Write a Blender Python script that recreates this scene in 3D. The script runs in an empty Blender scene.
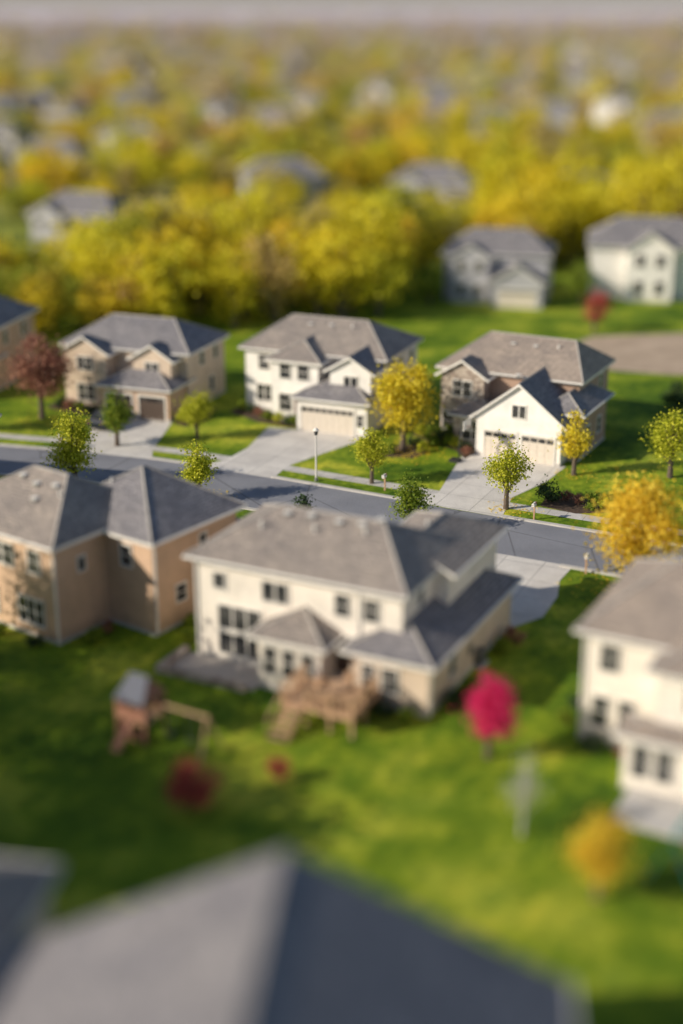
import bpy, math, random
import numpy as np
from mathutils import Vector, Matrix
R=math.radians
scene=bpy.context.scene
COL=scene.collection
# ------------------------------------------------------------ materials
def newmat(name):
    m=bpy.data.materials.new(name); m.use_nodes=True
    nt=m.node_tree; nt.nodes.clear()
    o=nt.nodes.new('ShaderNodeOutputMaterial')
    b=nt.nodes.new('ShaderNodeBsdfPrincipled')
    nt.links.new(b.outputs[0],o.inputs[0])
    return m,nt,b,o
def N(nt,t,**kw):
    n=nt.nodes.new(t)
    for k,v in kw.items():
        if k in n.inputs: n.inputs[k].default_value=v
        else: setattr(n,k,v)
    return n
def c4(c): return (c[0],c[1],c[2],1.0)
def ramp(nt,src,stops):
    r=nt.nodes.new('ShaderNodeValToRGB'); e=r.color_ramp.elements
    while len(e)<len(stops): e.new(0.5)
    for i,(p,c) in enumerate(stops):
        e[i].position=p; e[i].color=c4(c)
    nt.links.new(src,r.inputs[0]); return r
def mixc(nt,a,b,f,mode='MIX'):
    m=nt.nodes.new('ShaderNodeMix'); m.data_type='RGBA'; m.blend_type=mode
    for s,v in ((m.inputs[6],a),(m.inputs[7],b),(m.inputs[0],f)):
        if hasattr(v,'is_linked') or hasattr(v,'links'): nt.links.new(v,s)
        elif isinstance(v,(int,float)): s.default_value=v
        else: s.default_value=c4(v)
    return m.outputs[2]
def bump(nt,b,src,strength,dist):
    bp=N(nt,'ShaderNodeBump',Strength=strength,Distance=dist)
    nt.links.new(src,bp.inputs['Height']); nt.links.new(bp.outputs[0],b.inputs['Normal'])
def noise_mat(name,c1,c2,scale=3,rough=.85,bs=.3,bd=.02,fine=40,grid=None):
    m,nt,b,o=newmat(name)
    tc=nt.nodes.new('ShaderNodeTexCoord')
    n=N(nt,'ShaderNodeTexNoise',Scale=scale,Detail=6.0,Roughness=.65); nt.links.new(tc.outputs['Object'],n.inputs[0])
    n2=N(nt,'ShaderNodeTexNoise',Scale=fine,Detail=3.0); nt.links.new(tc.outputs['Object'],n2.inputs[0])
    r=ramp(nt,n.outputs[0],[(.3,c1),(.7,c2)])
    r2=ramp(nt,n2.outputs[0],[(.3,(.8,.8,.8)),(.7,(1.15,1.15,1.15))])
    col=mixc(nt,r.outputs[0],r2.outputs[0],1.0,'MULTIPLY')
    if grid:
        mp=nt.nodes.new('ShaderNodeMapping'); mp.inputs['Rotation'].default_value=(0,0,R(25)); nt.links.new(tc.outputs['Object'],mp.inputs[0])
        br=nt.nodes.new('ShaderNodeTexBrick'); nt.links.new(mp.outputs[0],br.inputs[0]); br.offset=0
        br.inputs['Scale'].default_value=1; br.inputs['Brick Width'].default_value=grid; br.inputs['Row Height'].default_value=grid; br.inputs['Mortar Size'].default_value=.03
        br.inputs['Color1'].default_value=(1,1,1,1); br.inputs['Color2'].default_value=(.9,.9,.9,1); br.inputs['Mortar'].default_value=(.55,.55,.55,1)
        col=mixc(nt,col,br.outputs[0],1.0,'MULTIPLY')
    nt.links.new(col,b.inputs['Base Color']); b.inputs['Roughness'].default_value=rough
    bump(nt,b,n2.outputs[0],bs,bd)
    return m
def siding_mat(name,c,var=.12):
    m,nt,b,o=newmat(name)
    tc=nt.nodes.new('ShaderNodeTexCoord')
    sp=nt.nodes.new('ShaderNodeSeparateXYZ'); nt.links.new(tc.outputs['Object'],sp.inputs[0])
    ml=N(nt,'ShaderNodeMath',operation='MULTIPLY'); nt.links.new(sp.outputs[2],ml.inputs[0]); ml.inputs[1].default_value=4.5
    fr=N(nt,'ShaderNodeMath',operation='FRACT'); nt.links.new(ml.outputs[0],fr.inputs[0])
    n=N(nt,'ShaderNodeTexNoise',Scale=.7,Detail=7.0,Roughness=.7); nt.links.new(tc.outputs['Object'],n.inputs[0])
    d=tuple(x*(1-var*1.6) for x in c); l=tuple(min(1,x*(1+var*.5)) for x in c)
    r=ramp(nt,n.outputs[0],[(.3,d),(.62,l)])
    g=ramp(nt,fr.outputs[0],[(0,(.72,.72,.74)),(.16,(1,1,1))])
    col=mixc(nt,r.outputs[0],g.outputs[0],.8,'MULTIPLY')
    nt.links.new(col,b.inputs['Base Color']); b.inputs['Roughness'].default_value=.7
    bump(nt,b,fr.outputs[0],.5,.02)
    return m
def shingle_mat(name,c1,c2):
    m,nt,b,o=newmat(name)
    tc=nt.nodes.new('ShaderNodeTexCoord')
    sp=nt.nodes.new('ShaderNodeSeparateXYZ'); nt.links.new(tc.outputs['Object'],sp.inputs[0])
    ad=N(nt,'ShaderNodeMath',operation='ADD'); nt.links.new(sp.outputs[0],ad.inputs[0]); nt.links.new(sp.outputs[1],ad.inputs[1])
    mz=N(nt,'ShaderNodeMath',operation='MULTIPLY'); nt.links.new(sp.outputs[2],mz.inputs[0]); mz.inputs[1].default_value=2.3
    cb=nt.nodes.new('ShaderNodeCombineXYZ'); nt.links.new(ad.outputs[0],cb.inputs[0]); nt.links.new(mz.outputs[0],cb.inputs[1])
    br=nt.nodes.new('ShaderNodeTexBrick'); nt.links.new(cb.outputs[0],br.inputs[0])
    br.inputs['Color1'].default_value=c4(c1); br.inputs['Color2'].default_value=c4(c2)
    br.inputs['Mortar'].default_value=c4(tuple(x*.4 for x in c1)); br.inputs['Scale'].default_value=1
    br.inputs['Mortar Size'].default_value=.025; br.inputs['Brick Width'].default_value=.62; br.inputs['Row Height'].default_value=.27
    n=N(nt,'ShaderNodeTexNoise',Scale=.45,Detail=8.0,Roughness=.7); nt.links.new(tc.outputs['Object'],n.inputs[0])
    n2=N(nt,'ShaderNodeTexNoise',Scale=7,Detail=4.0,Roughness=.75); nt.links.new(tc.outputs['Object'],n2.inputs[0])
    r=ramp(nt,n.outputs[0],[(.3,(.76,.76,.79)),(.7,(1.14,1.11,1.06))])
    r2=ramp(nt,n2.outputs[0],[(.34,(.55,.55,.58)),(.66,(1.38,1.35,1.3))])
    col=mixc(nt,br.outputs[0],r.outputs[0],1.0,'MULTIPLY'); col=mixc(nt,col,r2.outputs[0],1.0,'MULTIPLY')
    nt.links.new(col,b.inputs['Base Color']); b.inputs['Roughness'].default_value=.9
    bump(nt,b,br.outputs['Fac'],.4,-.02)
    return m
def stone_mat(name,c1,c2,c3):
    m,nt,b,o=newmat(name)
    tc=nt.nodes.new('ShaderNodeTexCoord')
    mp=nt.nodes.new('ShaderNodeMapping'); mp.inputs['Scale'].default_value=(2.2,2.2,4.5); nt.links.new(tc.outputs['Object'],mp.inputs[0])
    v=nt.nodes.new('ShaderNodeTexVoronoi'); nt.links.new(mp.outputs[0],v.inputs[0]); v.inputs['Scale'].default_value=1
    s=nt.nodes.new('ShaderNodeSeparateXYZ'); nt.links.new(v.outputs['Color'],s.inputs[0])
    r=ramp(nt,s.outputs[0],[(0,c1),(.5,c2),(1,c3)])
    nt.links.new(r.outputs[0],b.inputs['Base Color']); b.inputs['Roughness'].default_value=.9
    bump(nt,b,v.outputs['Distance'],.6,-.03)
    return m
def leaf_mat(name,dark,mid,light,trans=.35,hue=0.0):
    m,nt,b,o=newmat(name)
    g=nt.nodes.new('ShaderNodeNewGeometry')
    r=ramp(nt,g.outputs['Random Per Island'],[(0,dark),(.5,mid),(1,light)])
    col=r.outputs[0]
    if hue>0:
        oi=nt.nodes.new('ShaderNodeObjectInfo')
        r2=ramp(nt,oi.outputs['Random'],[(0,(1.2,.8,.75)),(.35,(1.05,1.0,.9)),(.7,(.7,.88,.9)),(1,(1.25,1.15,.9))])
        col=mixc(nt,col,r2.outputs[0],hue,'MULTIPLY')
    nt.links.new(col,b.inputs['Base Color']); b.inputs['Roughness'].default_value=.7
    b.inputs['Specular IOR Level'].default_value=.25
    t=nt.nodes.new('ShaderNodeBsdfTranslucent'); nt.links.new(col,t.inputs[0])
    mx=nt.nodes.new('ShaderNodeMixShader'); mx.inputs[0].default_value=trans
    nt.links.new(b.outputs[0],mx.inputs[1]); nt.links.new(t.outputs[0],mx.inputs[2]); nt.links.new(mx.outputs[0],o.inputs[0])
    return m
def plain(name,c,rough=.5,metal=0,spec=.5):
    m=noise_mat(name,tuple(x*.9 for x in c),tuple(min(1,x*1.06) for x in c),scale=5,rough=rough,bs=.05,bd=.005)
    b=[n for n in m.node_tree.nodes if n.type=='BSDF_PRINCIPLED'][0]
    b.inputs['Metallic'].default_value=metal; b.inputs['Specular IOR Level'].default_value=spec
    return m
M={}
M['cream']=siding_mat('cream_siding',(.88,.80,.71))
M['white']=siding_mat('white_siding',(.88,.84,.79))
M['tan']=siding_mat('tan_siding',(.62,.42,.29))
M['brown']=siding_mat('brown_siding',(.46,.31,.23))
M['beige']=siding_mat('beige_siding',(.68,.54,.42))
M['grey']=siding_mat('grey_siding',(.44,.43,.46))
M['stone']=stone_mat('stone_veneer',(.26,.20,.17),(.42,.35,.29),(.52,.45,.39))
M['roof']=shingle_mat('weathered_shingles',(.40,.35,.315),(.28,.25,.235))
M['roof2']=shingle_mat('grey_shingles',(.30,.29,.31),(.205,.20,.222))
M['roof3']=shingle_mat('brown_shingles',(.43,.36,.31),(.31,.265,.235))
M['cap']=noise_mat('ridge_cap',(.36,.33,.31),(.43,.40,.37),6)
M['trim']=plain('white_trim',(.82,.78,.73),.5)
m,nt,b,o=newmat('window_glass')
tc=nt.nodes.new('ShaderNodeTexCoord'); n=N(nt,'ShaderNodeTexNoise',Scale=.9,Detail=3.0); nt.links.new(tc.outputs['Object'],n.inputs[0])
r=ramp(nt,n.outputs[0],[(.35,(.012,.015,.02)),(.7,(.12,.115,.11))]); nt.links.new(r.outputs[0],b.inputs['Base Color']); b.inputs['Roughness'].default_value=.06
b.inputs['Specular IOR Level'].default_value=.6
M['glass']=m
M['gdoor']=plain('garage_door_paint',(.72,.64,.55),.5)
M['darkdoor']=plain('dark_garage_door',(.10,.07,.055),.5)
M['door']=plain('front_door_paint',(.12,.04,.03),.4)
M['metal']=plain('grey_metal',(.35,.35,.36),.4,.7)
M['dark']=plain('black_metal',(.03,.03,.032),.5)
M['wood']=noise_mat('cedar_wood',(.42,.25,.15),(.60,.39,.24),2.5,.75)
M['redwood']=noise_mat('red_cedar_wood',(.28,.12,.08),(.42,.21,.14),2.5,.75)
M['conc']=noise_mat('driveway_concrete',(.58,.545,.52),(.76,.72,.68),.5,.9,.3,.01,25,grid=2.6)
M['walk']=noise_mat('sidewalk_concrete',(.52,.49,.47),(.68,.65,.62),.5,.9,.3,.01,25,grid=1.3)
M['patio']=noise_mat('patio_concrete',(.36,.33,.30),(.50,.45,.41),.5,.9,.3,.01,25)
M['kerb']=noise_mat('kerb_concrete',(.46,.44,.42),(.58,.55,.52),.7,.9)
M['bark']=noise_mat('tree_bark',(.09,.065,.05),(.17,.13,.10),4,.95,.6,.03)
M['mulch']=noise_mat('bark_mulch',(.045,.028,.018),(.13,.08,.05),3,.95,.8,.05)
M['dirt']=noise_mat('bare_dirt',(.36,.27,.19),(.56,.43,.32),.3,.95)
M['bark_pale']=noise_mat('pale_bark',(.45,.42,.40),(.6,.57,.55),4,.9)
# asphalt
m,nt,b,o=newmat('asphalt')
tc=nt.nodes.new('ShaderNodeTexCoord')
n=N(nt,'ShaderNodeTexNoise',Scale=.22,Detail=9.0,Roughness=.7); nt.links.new(tc.outputs['Object'],n.inputs[0])
n2=N(nt,'ShaderNodeTexNoise',Scale=14.0,Detail=3.0); nt.links.new(tc.outputs['Object'],n2.inputs[0])
v=nt.nodes.new('ShaderNodeTexVoronoi'); v.feature='DISTANCE_TO_EDGE'; v.inputs['Scale'].default_value=.16; 
nd=mixc(nt,tc.outputs['Object'],n.outputs[1],.02); nt.links.new(nd,v.inputs[0])
r=ramp(nt,n.outputs[0],[(.3,(.175,.18,.21)),(.7,(.25,.255,.29))])
r2=ramp(nt,n2.outputs[0],[(.3,(.8,.8,.8)),(.7,(1.2,1.2,1.2))])
r3=ramp(nt,v.outputs[0],[(.0,(.5,.5,.5)),(.012,(1,1,1))])
col=mixc(nt,r.outputs[0],r2.outputs[0],1.0,'MULTIPLY'); col=mixc(nt,col,r3.outputs[0],1.0,'MULTIPLY')
nt.links.new(col,b.inputs['Base Color']); b.inputs['Roughness'].default_value=.9
M['asphalt']=m
# ground
m,nt,b,o=newmat('lawn_grass')
tc=nt.nodes.new('ShaderNodeTexCoord')
def nz(s,d=6.0,rg=.6,vec=None):
    n=N(nt,'ShaderNodeTexNoise',Scale=s,Detail=d,Roughness=rg); nt.links.new(vec or tc.outputs['Object'],n.inputs[0]); return n
a=nz(.12,7,.68); f=nz(2.2,8,.75); g=nz(.45,6,.65)
ca=ramp(nt,a.outputs[0],[(.38,(.075,.15,.010)),(.5,(.21,.30,.018)),(.61,(.45,.48,.05))])
cf=ramp(nt,f.outputs[0],[(.3,(.42,.5,.45)),(.55,(1,1,1)),(.75,(1.6,1.4,1.35))])
cg=ramp(nt,g.outputs[0],[(.35,(.6,.74,.68)),(.65,(1.27,1.15,1.05))])
col=mixc(nt,ca.outputs[0],cf.outputs[0],1.0,'MULTIPLY'); col=mixc(nt,col,cg.outputs[0],1.0,'MULTIPLY')
mp=nt.nodes.new('ShaderNodeMapping'); mp.inputs['Rotation'].default_value=(0,0,R(28)); nt.links.new(tc.outputs['Object'],mp.inputs[0])
w=N(nt,'ShaderNodeTexWave',Scale=.28,Distortion=1.2,Detail=2.0); nt.links.new(mp.outputs[0],w.inputs[0])
w.inputs['Detail Scale'].default_value=.4
cw=ramp(nt,w.outputs['Color'],[(.3,(.84,.9,.84)),(.7,(1.12,1.07,1.05))])
col=mixc(nt,col,cw.outputs[0],.5,'MULTIPLY')
sp=nt.nodes.new('ShaderNodeSeparateXYZ'); nt.links.new(tc.outputs['Object'],sp.inputs[0])
mr=nt.nodes.new('ShaderNodeMapRange'); mr.inputs[1].default_value=175; mr.inputs[2].default_value=280; nt.links.new(sp.outputs[1],mr.inputs[0])
ff=nz(.02,6,.6)
cfar=ramp(nt,ff.outputs[0],[(.35,(.20,.21,.05)),(.5,(.36,.32,.11)),(.65,(.45,.38,.24))])
col=mixc(nt,col,cfar.outputs[0],mr.outputs[0])
mr2=nt.nodes.new('ShaderNodeMapRange'); mr2.inputs[1].default_value=500; mr2.inputs[2].default_value=2400; nt.links.new(sp.outputs[1],mr2.inputs[0])
col=mixc(nt,col,(.62,.55,.58),mr2.outputs[0])  # aerial haze painted into the ground colour, growing with distance
nt.links.new(col,b.inputs['Base Color']); b.inputs['Roughness'].default_value=.9; b.inputs['Specular IOR Level'].default_value=.15
bump(nt,b,f.outputs[0],.7,.12)
M['grass']=m
M['lf_yellow']=leaf_mat('yellow_leaves',(.46,.37,.015),(.78,.62,.03),(.95,.80,.10))
M['lf_orange']=leaf_mat('orange_leaves',(.58,.36,.015),(.86,.60,.04),(.97,.78,.12))
M['lf_green']=leaf_mat('green_leaves',(.08,.14,.012),(.20,.28,.025),(.40,.45,.05))
M['lf_lime']=leaf_mat('yellow_green_leaves',(.24,.28,.012),(.50,.52,.03),(.76,.72,.08))
M['lf_red']=leaf_mat('dark_red_leaves',(.18,.06,.05),(.36,.16,.11),(.54,.30,.20))
M['lf_pink']=leaf_mat('crimson_leaves',(.50,.012,.09),(.85,.025,.18),(.95,.10,.30),.3)
M['lf_rust']=leaf_mat('rust_red_leaves',(.34,.05,.05),(.55,.10,.08),(.65,.20,.14),.3)
M['lf_dark']=leaf_mat('evergreen_needles',(.015,.035,.014),(.035,.07,.024),(.08,.13,.04),.15)
M['lf_pale']=leaf_mat('pale_leaves',(.38,.39,.33),(.50,.50,.42),(.6,.6,.52),.3)
M['ms_yellow']=leaf_mat('autumn_canopy_yellow',(.46,.39,.015),(.80,.68,.03),(.95,.84,.09),.4,.5)
M['ms_olive']=leaf_mat('autumn_canopy_olive',(.22,.24,.02),(.44,.44,.04),(.68,.62,.09),.35,.6)
M['ms_brown']=leaf_mat('autumn_canopy_brown',(.36,.26,.07),(.58,.45,.15),(.74,.60,.26),.3,.5)
M['ms_mauve']=leaf_mat('hazy_bare_canopy_mauve',(.46,.39,.37),(.60,.52,.51),(.72,.64,.62),.25,.2)  # late-autumn brown with lavender distance haze painted into the leaf colour
M['ms_pale']=leaf_mat('hazy_canopy_gold',(.48,.43,.13),(.68,.61,.20),(.80,.73,.32),.3,.4)  # yellow foliage washed out by haze put into its colour
# ------------------------------------------------------------ mesh helpers
def mesh_obj(name,verts,faces,mats,idx=None,parent=None,loc=(0,0,0),rot=0,smooth=False,scale=None):
    me=bpy.data.meshes.new(name); me.from_pydata([tuple(v) for v in verts],[],faces)
    for m in mats: me.materials.append(m)
    if idx is not None: me.polygons.foreach_set('material_index',idx)
    if smooth: me.polygons.foreach_set('use_smooth',[True]*len(me.polygons))
    me.update()
    ob=bpy.data.objects.new(name,me); COL.objects.link(ob)
    ob.location=loc; ob.rotation_euler=(0,0,rot)
    if scale: ob.scale=scale
    if parent: ob.parent=parent
    return ob
def empty(name,loc,rot=0):
    e=bpy.data.objects.new(name,None); COL.objects.link(e); e.location=loc; e.rotation_euler=(0,0,rot); e.empty_display_size=.5
    return e
def tube_geo(V,F,pts,rad,n=7):
    base=len(V); pts=[Vector(p) for p in pts]
    for i,p in enumerate(pts):
        d=(pts[min(i+1,len(pts)-1)]-pts[max(i-1,0)]); 
        if d.length<1e-6: d=Vector((0,0,1))
        d.normalize(); a=d.cross(Vector((0.3,1,0.1))); 
        if a.length<.01: a=d.cross(Vector((1,0,0)))
        a.normalize(); bb=d.cross(a)
        for k in range(n):
            t=2*math.pi*k/n; V.append(tuple(p+a*math.cos(t)*rad[i]+bb*math.sin(t)*rad[i]))
    for i in range(len(pts)-1):
        for k in range(n):
            F.append((base+i*n+k,base+i*n+(k+1)%n,base+(i+1)*n+(k+1)%n,base+(i+1)*n+k))
    F.append(tuple(base+k for k in range(n))[::-1]); F.append(tuple(base+(len(pts)-1)*n+k for k in range(n)))
class HB:
    def __init__(s): s.p={}
    def part(s,n,m):
        if n in s.p and s.p[n][2] is not m: n=n+'_'+m.name
        if n not in s.p: s.p[n]=([],[],m)
        return s.p[n]
    def poly(s,n,m,pts):
        V,F,_=s.part(n,m); b=len(V); V+= [tuple(p) for p in pts]; F.append(tuple(range(b,b+len(pts))))
    def box(s,n,m,x0,x1,y0,y1,z0,z1):
        V,F,_=s.part(n,m); b=len(V)
        V+=[(x0,y0,z0),(x1,y0,z0),(x1,y1,z0),(x0,y1,z0),(x0,y0,z1),(x1,y0,z1),(x1,y1,z1),(x0,y1,z1)]
        F+=[(b,b+3,b+2,b+1),(b+4,b+5,b+6,b+7),(b,b+1,b+5,b+4),(b+1,b+2,b+6,b+5),(b+2,b+3,b+7,b+6),(b+3,b,b+4,b+7)]
    def tube(s,n,m,pts,rad,k=8):
        V,F,_=s.part(n,m); tube_geo(V,F,pts,rad,k)
    def bn(s,n,m,side,pl,s0,s1,t0,t1,n0,n1):
        if side=='-y': s.box(n,m,s0,s1,pl-n1,pl-n0,t0,t1)
        elif side=='+y': s.box(n,m,s0,s1,pl+n0,pl+n1,t0,t1)
        elif side=='+x': s.box(n,m,pl+n0,pl+n1,s0,s1,t0,t1)
        else: s.box(n,m,pl-n1,pl-n0,s0,s1,t0,t1)
    def win(s,side,pl,c,z,w,h,cols=1,rows=2,shut=False):
        a,b=c-w/2,c+w/2; T=.08
        s.bn('window_glass',M['glass'],side,pl,a,b,z,z+h,-.02,.015)
        s.bn('window_trim',M['trim'],side,pl,a-T,a,z,z+h,-.02,.07)
        s.bn('window_trim',M['trim'],side,pl,b,b+T,z,z+h,-.02,.07)
        s.bn('window_trim',M['trim'],side,pl,a-T,b+T,z+h,z+h+T*1.3,-.02,.09)
        s.bn('window_trim',M['trim'],side,pl,a-T,b+T,z-T,z,-.02,.10)
        for i in range(1,cols):
            x=a+w*i/cols; s.bn('window_trim',M['trim'],side,pl,x-.045,x+.045,z,z+h,.014,.05)
        for j in range(1,rows):
            t=z+h*j/rows; s.bn('window_trim',M['trim'],side,pl,a,b,t-.025,t+.025,.013,.042)
    def gdoor(s,side,pl,c,w,mat='gdoor',h=2.2):
        a,b=c-w/2,c+w/2; m=M[mat]
        s.bn('garage_door',m,side,pl,a,b,0,h,-.02,.01)
        n=max(2,int(w/.6))
        for r in range(4):
            for i in range(n):
                x0=a+w*i/n+.05; x1=a+w*(i+1)/n-.05; z0=h*r/4+.05; z1=h*(r+1)/4-.05
                if r==3: s.bn('window_glass',M['glass'],side,pl,x0,x1,z0+.05,z1-.05,.0,.03)
                else: s.bn('garage_door',m,side,pl,x0,x1,z0,z1,.0,.04)
        s.bn('window_trim',M['trim'],side,pl,a-.14,a,0,h,-.02,.08)
        s.bn('window_trim',M['trim'],side,pl,b,b+.14,0,h,-.02,.08)
        s.bn('window_trim',M['trim'],side,pl,a-.14,b+.14,h,h+.18,-.02,.09)
    def door(s,side,pl,c,w=1.0,h=2.1,z=.15,mat='door'):
        a,b=c-w/2,c+w/2
        s.bn('front_door',M[mat],side,pl,a,b,z,z+h,-.02,.03)
        s.bn('window_trim',M['trim'],side,pl,a-.12,a,z,z+h,-.02,.08)
        s.bn('window_trim',M['trim'],side,pl,b,b+.12,z,z+h,-.02,.08)
        s.bn('window_trim',M['trim'],side,pl,a-.12,b+.12,z+h,z+h+.15,-.02,.09)
        s.bn('window_glass',M['glass'],side,pl,a+.2,b-.2,z+h*.55,z+h*.9,.02,.04)
        s.bn('doorstep',M['walk'],side,pl,a-.3,b+.3,-.1,z-.01,0,1.0)
    def roof(s,x0,x1,y0,y1,ze,pitch,axis='x',ends='hh',over=.45,setb=None,mat='roof',wall='cream',caps=True):
        if axis=='x': a0,a1,b0,b1=x0,x1,y0,y1; f=lambda a,b,z:(a,b,z)
        else: a0,a1,b0,b1=y0,y1,x0,x1; f=lambda a,b,z:(b,a,z)
        A0,A1,B0,B1=a0-over,a1+over,b0-over,b1+over
        if ends[0]=='g': A0=a0-over*.7
        if ends[1]=='g': A1=a1+over*.7
        run=(B1-B0)/2; zr=ze+pitch*run; bm=(B0+B1)/2
        st=setb or (run,run)
        s0=st[0] if ends[0]=='h' else 0; s1=st[1] if ends[1]=='h' else 0
        E=[(A0,B0,ze),(A1,B0,ze),(A1,B1,ze),(A0,B1,ze)]; r0=(A0+s0,bm,zr); r1=(A1-s1,bm,zr)
        faces=[[E[0],E[1],r1,r0],[E[2],E[3],r0,r1]]; edges=[(E[0],E[1]),(E[2],E[3])]
        if ends[1]=='h': faces.append([E[1],E[2],r1]); edges.append((E[1],E[2]))
        else: edges+=[(E[1],r1),(r1,E[2])]
        if ends[0]=='h': faces.append([E[3],E[0],r0]); edges.append((E[3],E[0]))
        else: edges+=[(E[3],r0),(r0,E[0])]
        t=.2
        for fc in faces:
            s.poly('roof',M[mat],[f(*p) for p in fc])
            s.poly('soffit',M['trim'],[f(p[0],p[1],p[2]-t) for p in fc][::-1])
        for p,q in edges:
            s.poly('fascia',M['trim'],[f(*p),f(*q),f(q[0],q[1],q[2]-t),f(p[0],p[1],p[2]-t)])
        zt=ze+pitch*over-t-.01
        for k,e in enumerate(ends):
            if e=='g':
                a=a0 if k==0 else a1
                s.poly('walls',M[wall],[f(a,b0,zt),f(a,b1,zt),f(a,bm,zr-t-.01)])
        if caps:
            segs=[(r0,r1)]
            if ends[0]=='h': segs+=[(r0,E[0]),(r0,E[3])]
            if ends[1]=='h': segs+=[(r1,E[1]),(r1,E[2])]
            for p,q in segs:
                s.tube('ridge_caps',M['cap'],[f(p[0],p[1],p[2]+.0),f(q[0],q[1],q[2]+.0)],[.075,.075],4)
        for p,q in edges[:2]:
            dy=-.07 if p[1]<bm else .07
            s.tube('gutter',M['trim'],[f(p[0],p[1]+dy,p[2]-.06),f(q[0],q[1]+dy,q[2]-.06)],[.075,.075],5)
        return zt
    def wing(s,x0,x1,y0,y1,ze,pitch,axis='x',ends='hh',wall='cream',z0=-.3,**kw):
        zt=s.roof(x0,x1,y0,y1,ze,pitch,axis,ends,wall=wall,**kw)
        s.box('walls',M[wall],x0,x1,y0,y1,z0,zt)
        for (x,y) in ((x0,y0),(x1,y0),(x1,y1),(x0,y1)):
            s.box('corner_boards',M[wall],x-.015 if x==x0 else x-.1,x+.1 if x==x0 else x+.015,y-.015 if y==y0 else y-.1,y+.1 if y==y0 else y+.015,z0,zt-.02)
        s.box('foundation',M['kerb'],x0-.03,x1+.03,y0-.03,y1+.03,-.4,.22)
    def vent(s,x,y,z,pipe=False):
        if pipe: s.tube('vent_pipes',M['trim'],[(x,y,z-.2),(x,y,z+.45)],[.07,.07],8)
        else:
            s.box('roof_vents',M['metal'],x-.15,x+.15,y-.15,y+.15,z-.15,z+.13)
            s.box('vent_caps',M['trim'],x-.2,x+.2,y-.2,y+.2,z+.13,z+.18)
    def spout(s,x,y,z):
        s.box('downspout',M['trim'],x-.05,x+.05,y-.05,y+.05,.1,z)
    def finish(s,name,loc,ang,sc=1):
        e=empty(name,loc,R(ang)); e.scale=(sc,sc,sc)
        for n,(V,F,m) in s.p.items(): mesh_obj(n,V,F,[m],parent=e)
        return e
    def single(s,name):
        V=[];F=[];idx=[];mats=[]
        for n,(v,f,m) in s.p.items():
            b=len(V); V+=v; F+=[tuple(i+b for i in q) for q in f]
            if m not in mats: mats.append(m)
            idx+=[mats.index(m)]*len(f)
        me=bpy.data.meshes.new(name); me.from_pydata(V,[],F)
        for m in mats: me.materials.append(m)
        me.polygons.foreach_set('material_index',idx); me.update(); return me
def L2W(o,ang,x,y):
    c,s_=math.cos(R(ang)),math.sin(R(ang)); return (o[0]+c*x-s_*y,o[1]+s_*x+c*y)
# ------------------------------------------------------------ trees
def tree_mesh(name,h,cw,base,leaf,shape='round',seed=0,n=3500,ls=.22,bark=None,clumps=46,trunk=True,dens=1.0,tr=None):
    rg=random.Random(seed); rn=np.random.RandomState(seed)
    V=[];F=[]
    ch=h-base; tr=tr or (.03*h+.02)
    cs=[]
    for i in range(clumps):
        while True:
            x,y,z=[rg.uniform(-1,1) for _ in range(3)]
            d=x*x+y*y+z*z
            if d>1: continue
            if shape=='round':
                if rg.random()>.35+d: continue
                px,py,pz=x,y,z*.5+.5
            elif shape=='cone':
                t=(z+1)/2; rr=(1-t)**.8*.95+.06
                if x*x+y*y>rr*rr: continue
                px,py,pz=x,y,t
            else:
                t=(z+1)/2; rr=math.sin(math.pi*min(1,(t*.93+.06)**.72))**.8
                if x*x+y*y>rr*rr: continue
                px,py,pz=x,y,t
            break
        k=rg.uniform(.82,1.15)
        cs.append((px*cw*.42*k,py*cw*.42*k,base+ch*(.06+.88*pz)))
    if trunk:
        lean=(rg.uniform(-.04,.04)*h,rg.uniform(-.04,.04)*h)
        tp=[(lean[0]*t*t,lean[1]*t*t,-.2+(h*.86+.2)*t) for t in (0,.2,.45,.7,1)]
        tube_geo(V,F,tp,[tr*1.25,tr,tr*.75,tr*.45,tr*.12],8)
        for c in cs[:16]:
            t=rg.uniform(.25,.75); zz=min(max(base*.7,c[2]*t),h*.7)
            tt=(zz+.2)/(h*.86+.2); s0=(lean[0]*tt*tt,lean[1]*tt*tt,zz)
            mid=(s0[0]*.5+c[0]*.5+rg.uniform(-.1,.1),s0[1]*.5+c[1]*.5+rg.uniform(-.1,.1),zz*.45+c[2]*.55)
            tube_geo(V,F,[s0,mid,c],[tr*.38,tr*.24,tr*.06],5)
    nb=len(F); nv=len(V)
    cs=np.array(cs); rad=cw*(.13 if shape!='round' else .115)
    ci=rn.randint(0,len(cs),n); size=rn.uniform(.6,1.25,len(cs))[ci]
    P=cs[ci]+rn.normal(0,1,(n,3))*(rad*size)[:,None]*np.array([1,1,.75])
    P[:,2]=np.maximum(P[:,2],base*.6+.03)
    a=rn.normal(0,1,(n,3)); a/=np.linalg.norm(a,axis=1)[:,None]
    b=rn.normal(0,1,(n,3)); b-=a*(a*b).sum(1)[:,None]; b/=np.linalg.norm(b,axis=1)[:,None]
    s=ls*rn.uniform(.55,1.25,n)[:,None]
    Q=np.stack([P-a*s*.5,P+b*s*.38,P+a*s*.5,P-b*s*.38],1).reshape(-1,3)
    V+=Q.tolist(); F+=[(nv+4*i,nv+4*i+1,nv+4*i+2,nv+4*i+3) for i in range(n)]
    me=bpy.data.meshes.new(name); me.from_pydata(V,[],F)
    me.materials.append(bark or M['bark']); me.materials.append(leaf)
    me.polygons.foreach_set('material_index',[0]*nb+[1]*n); me.update()
    return me
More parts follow.
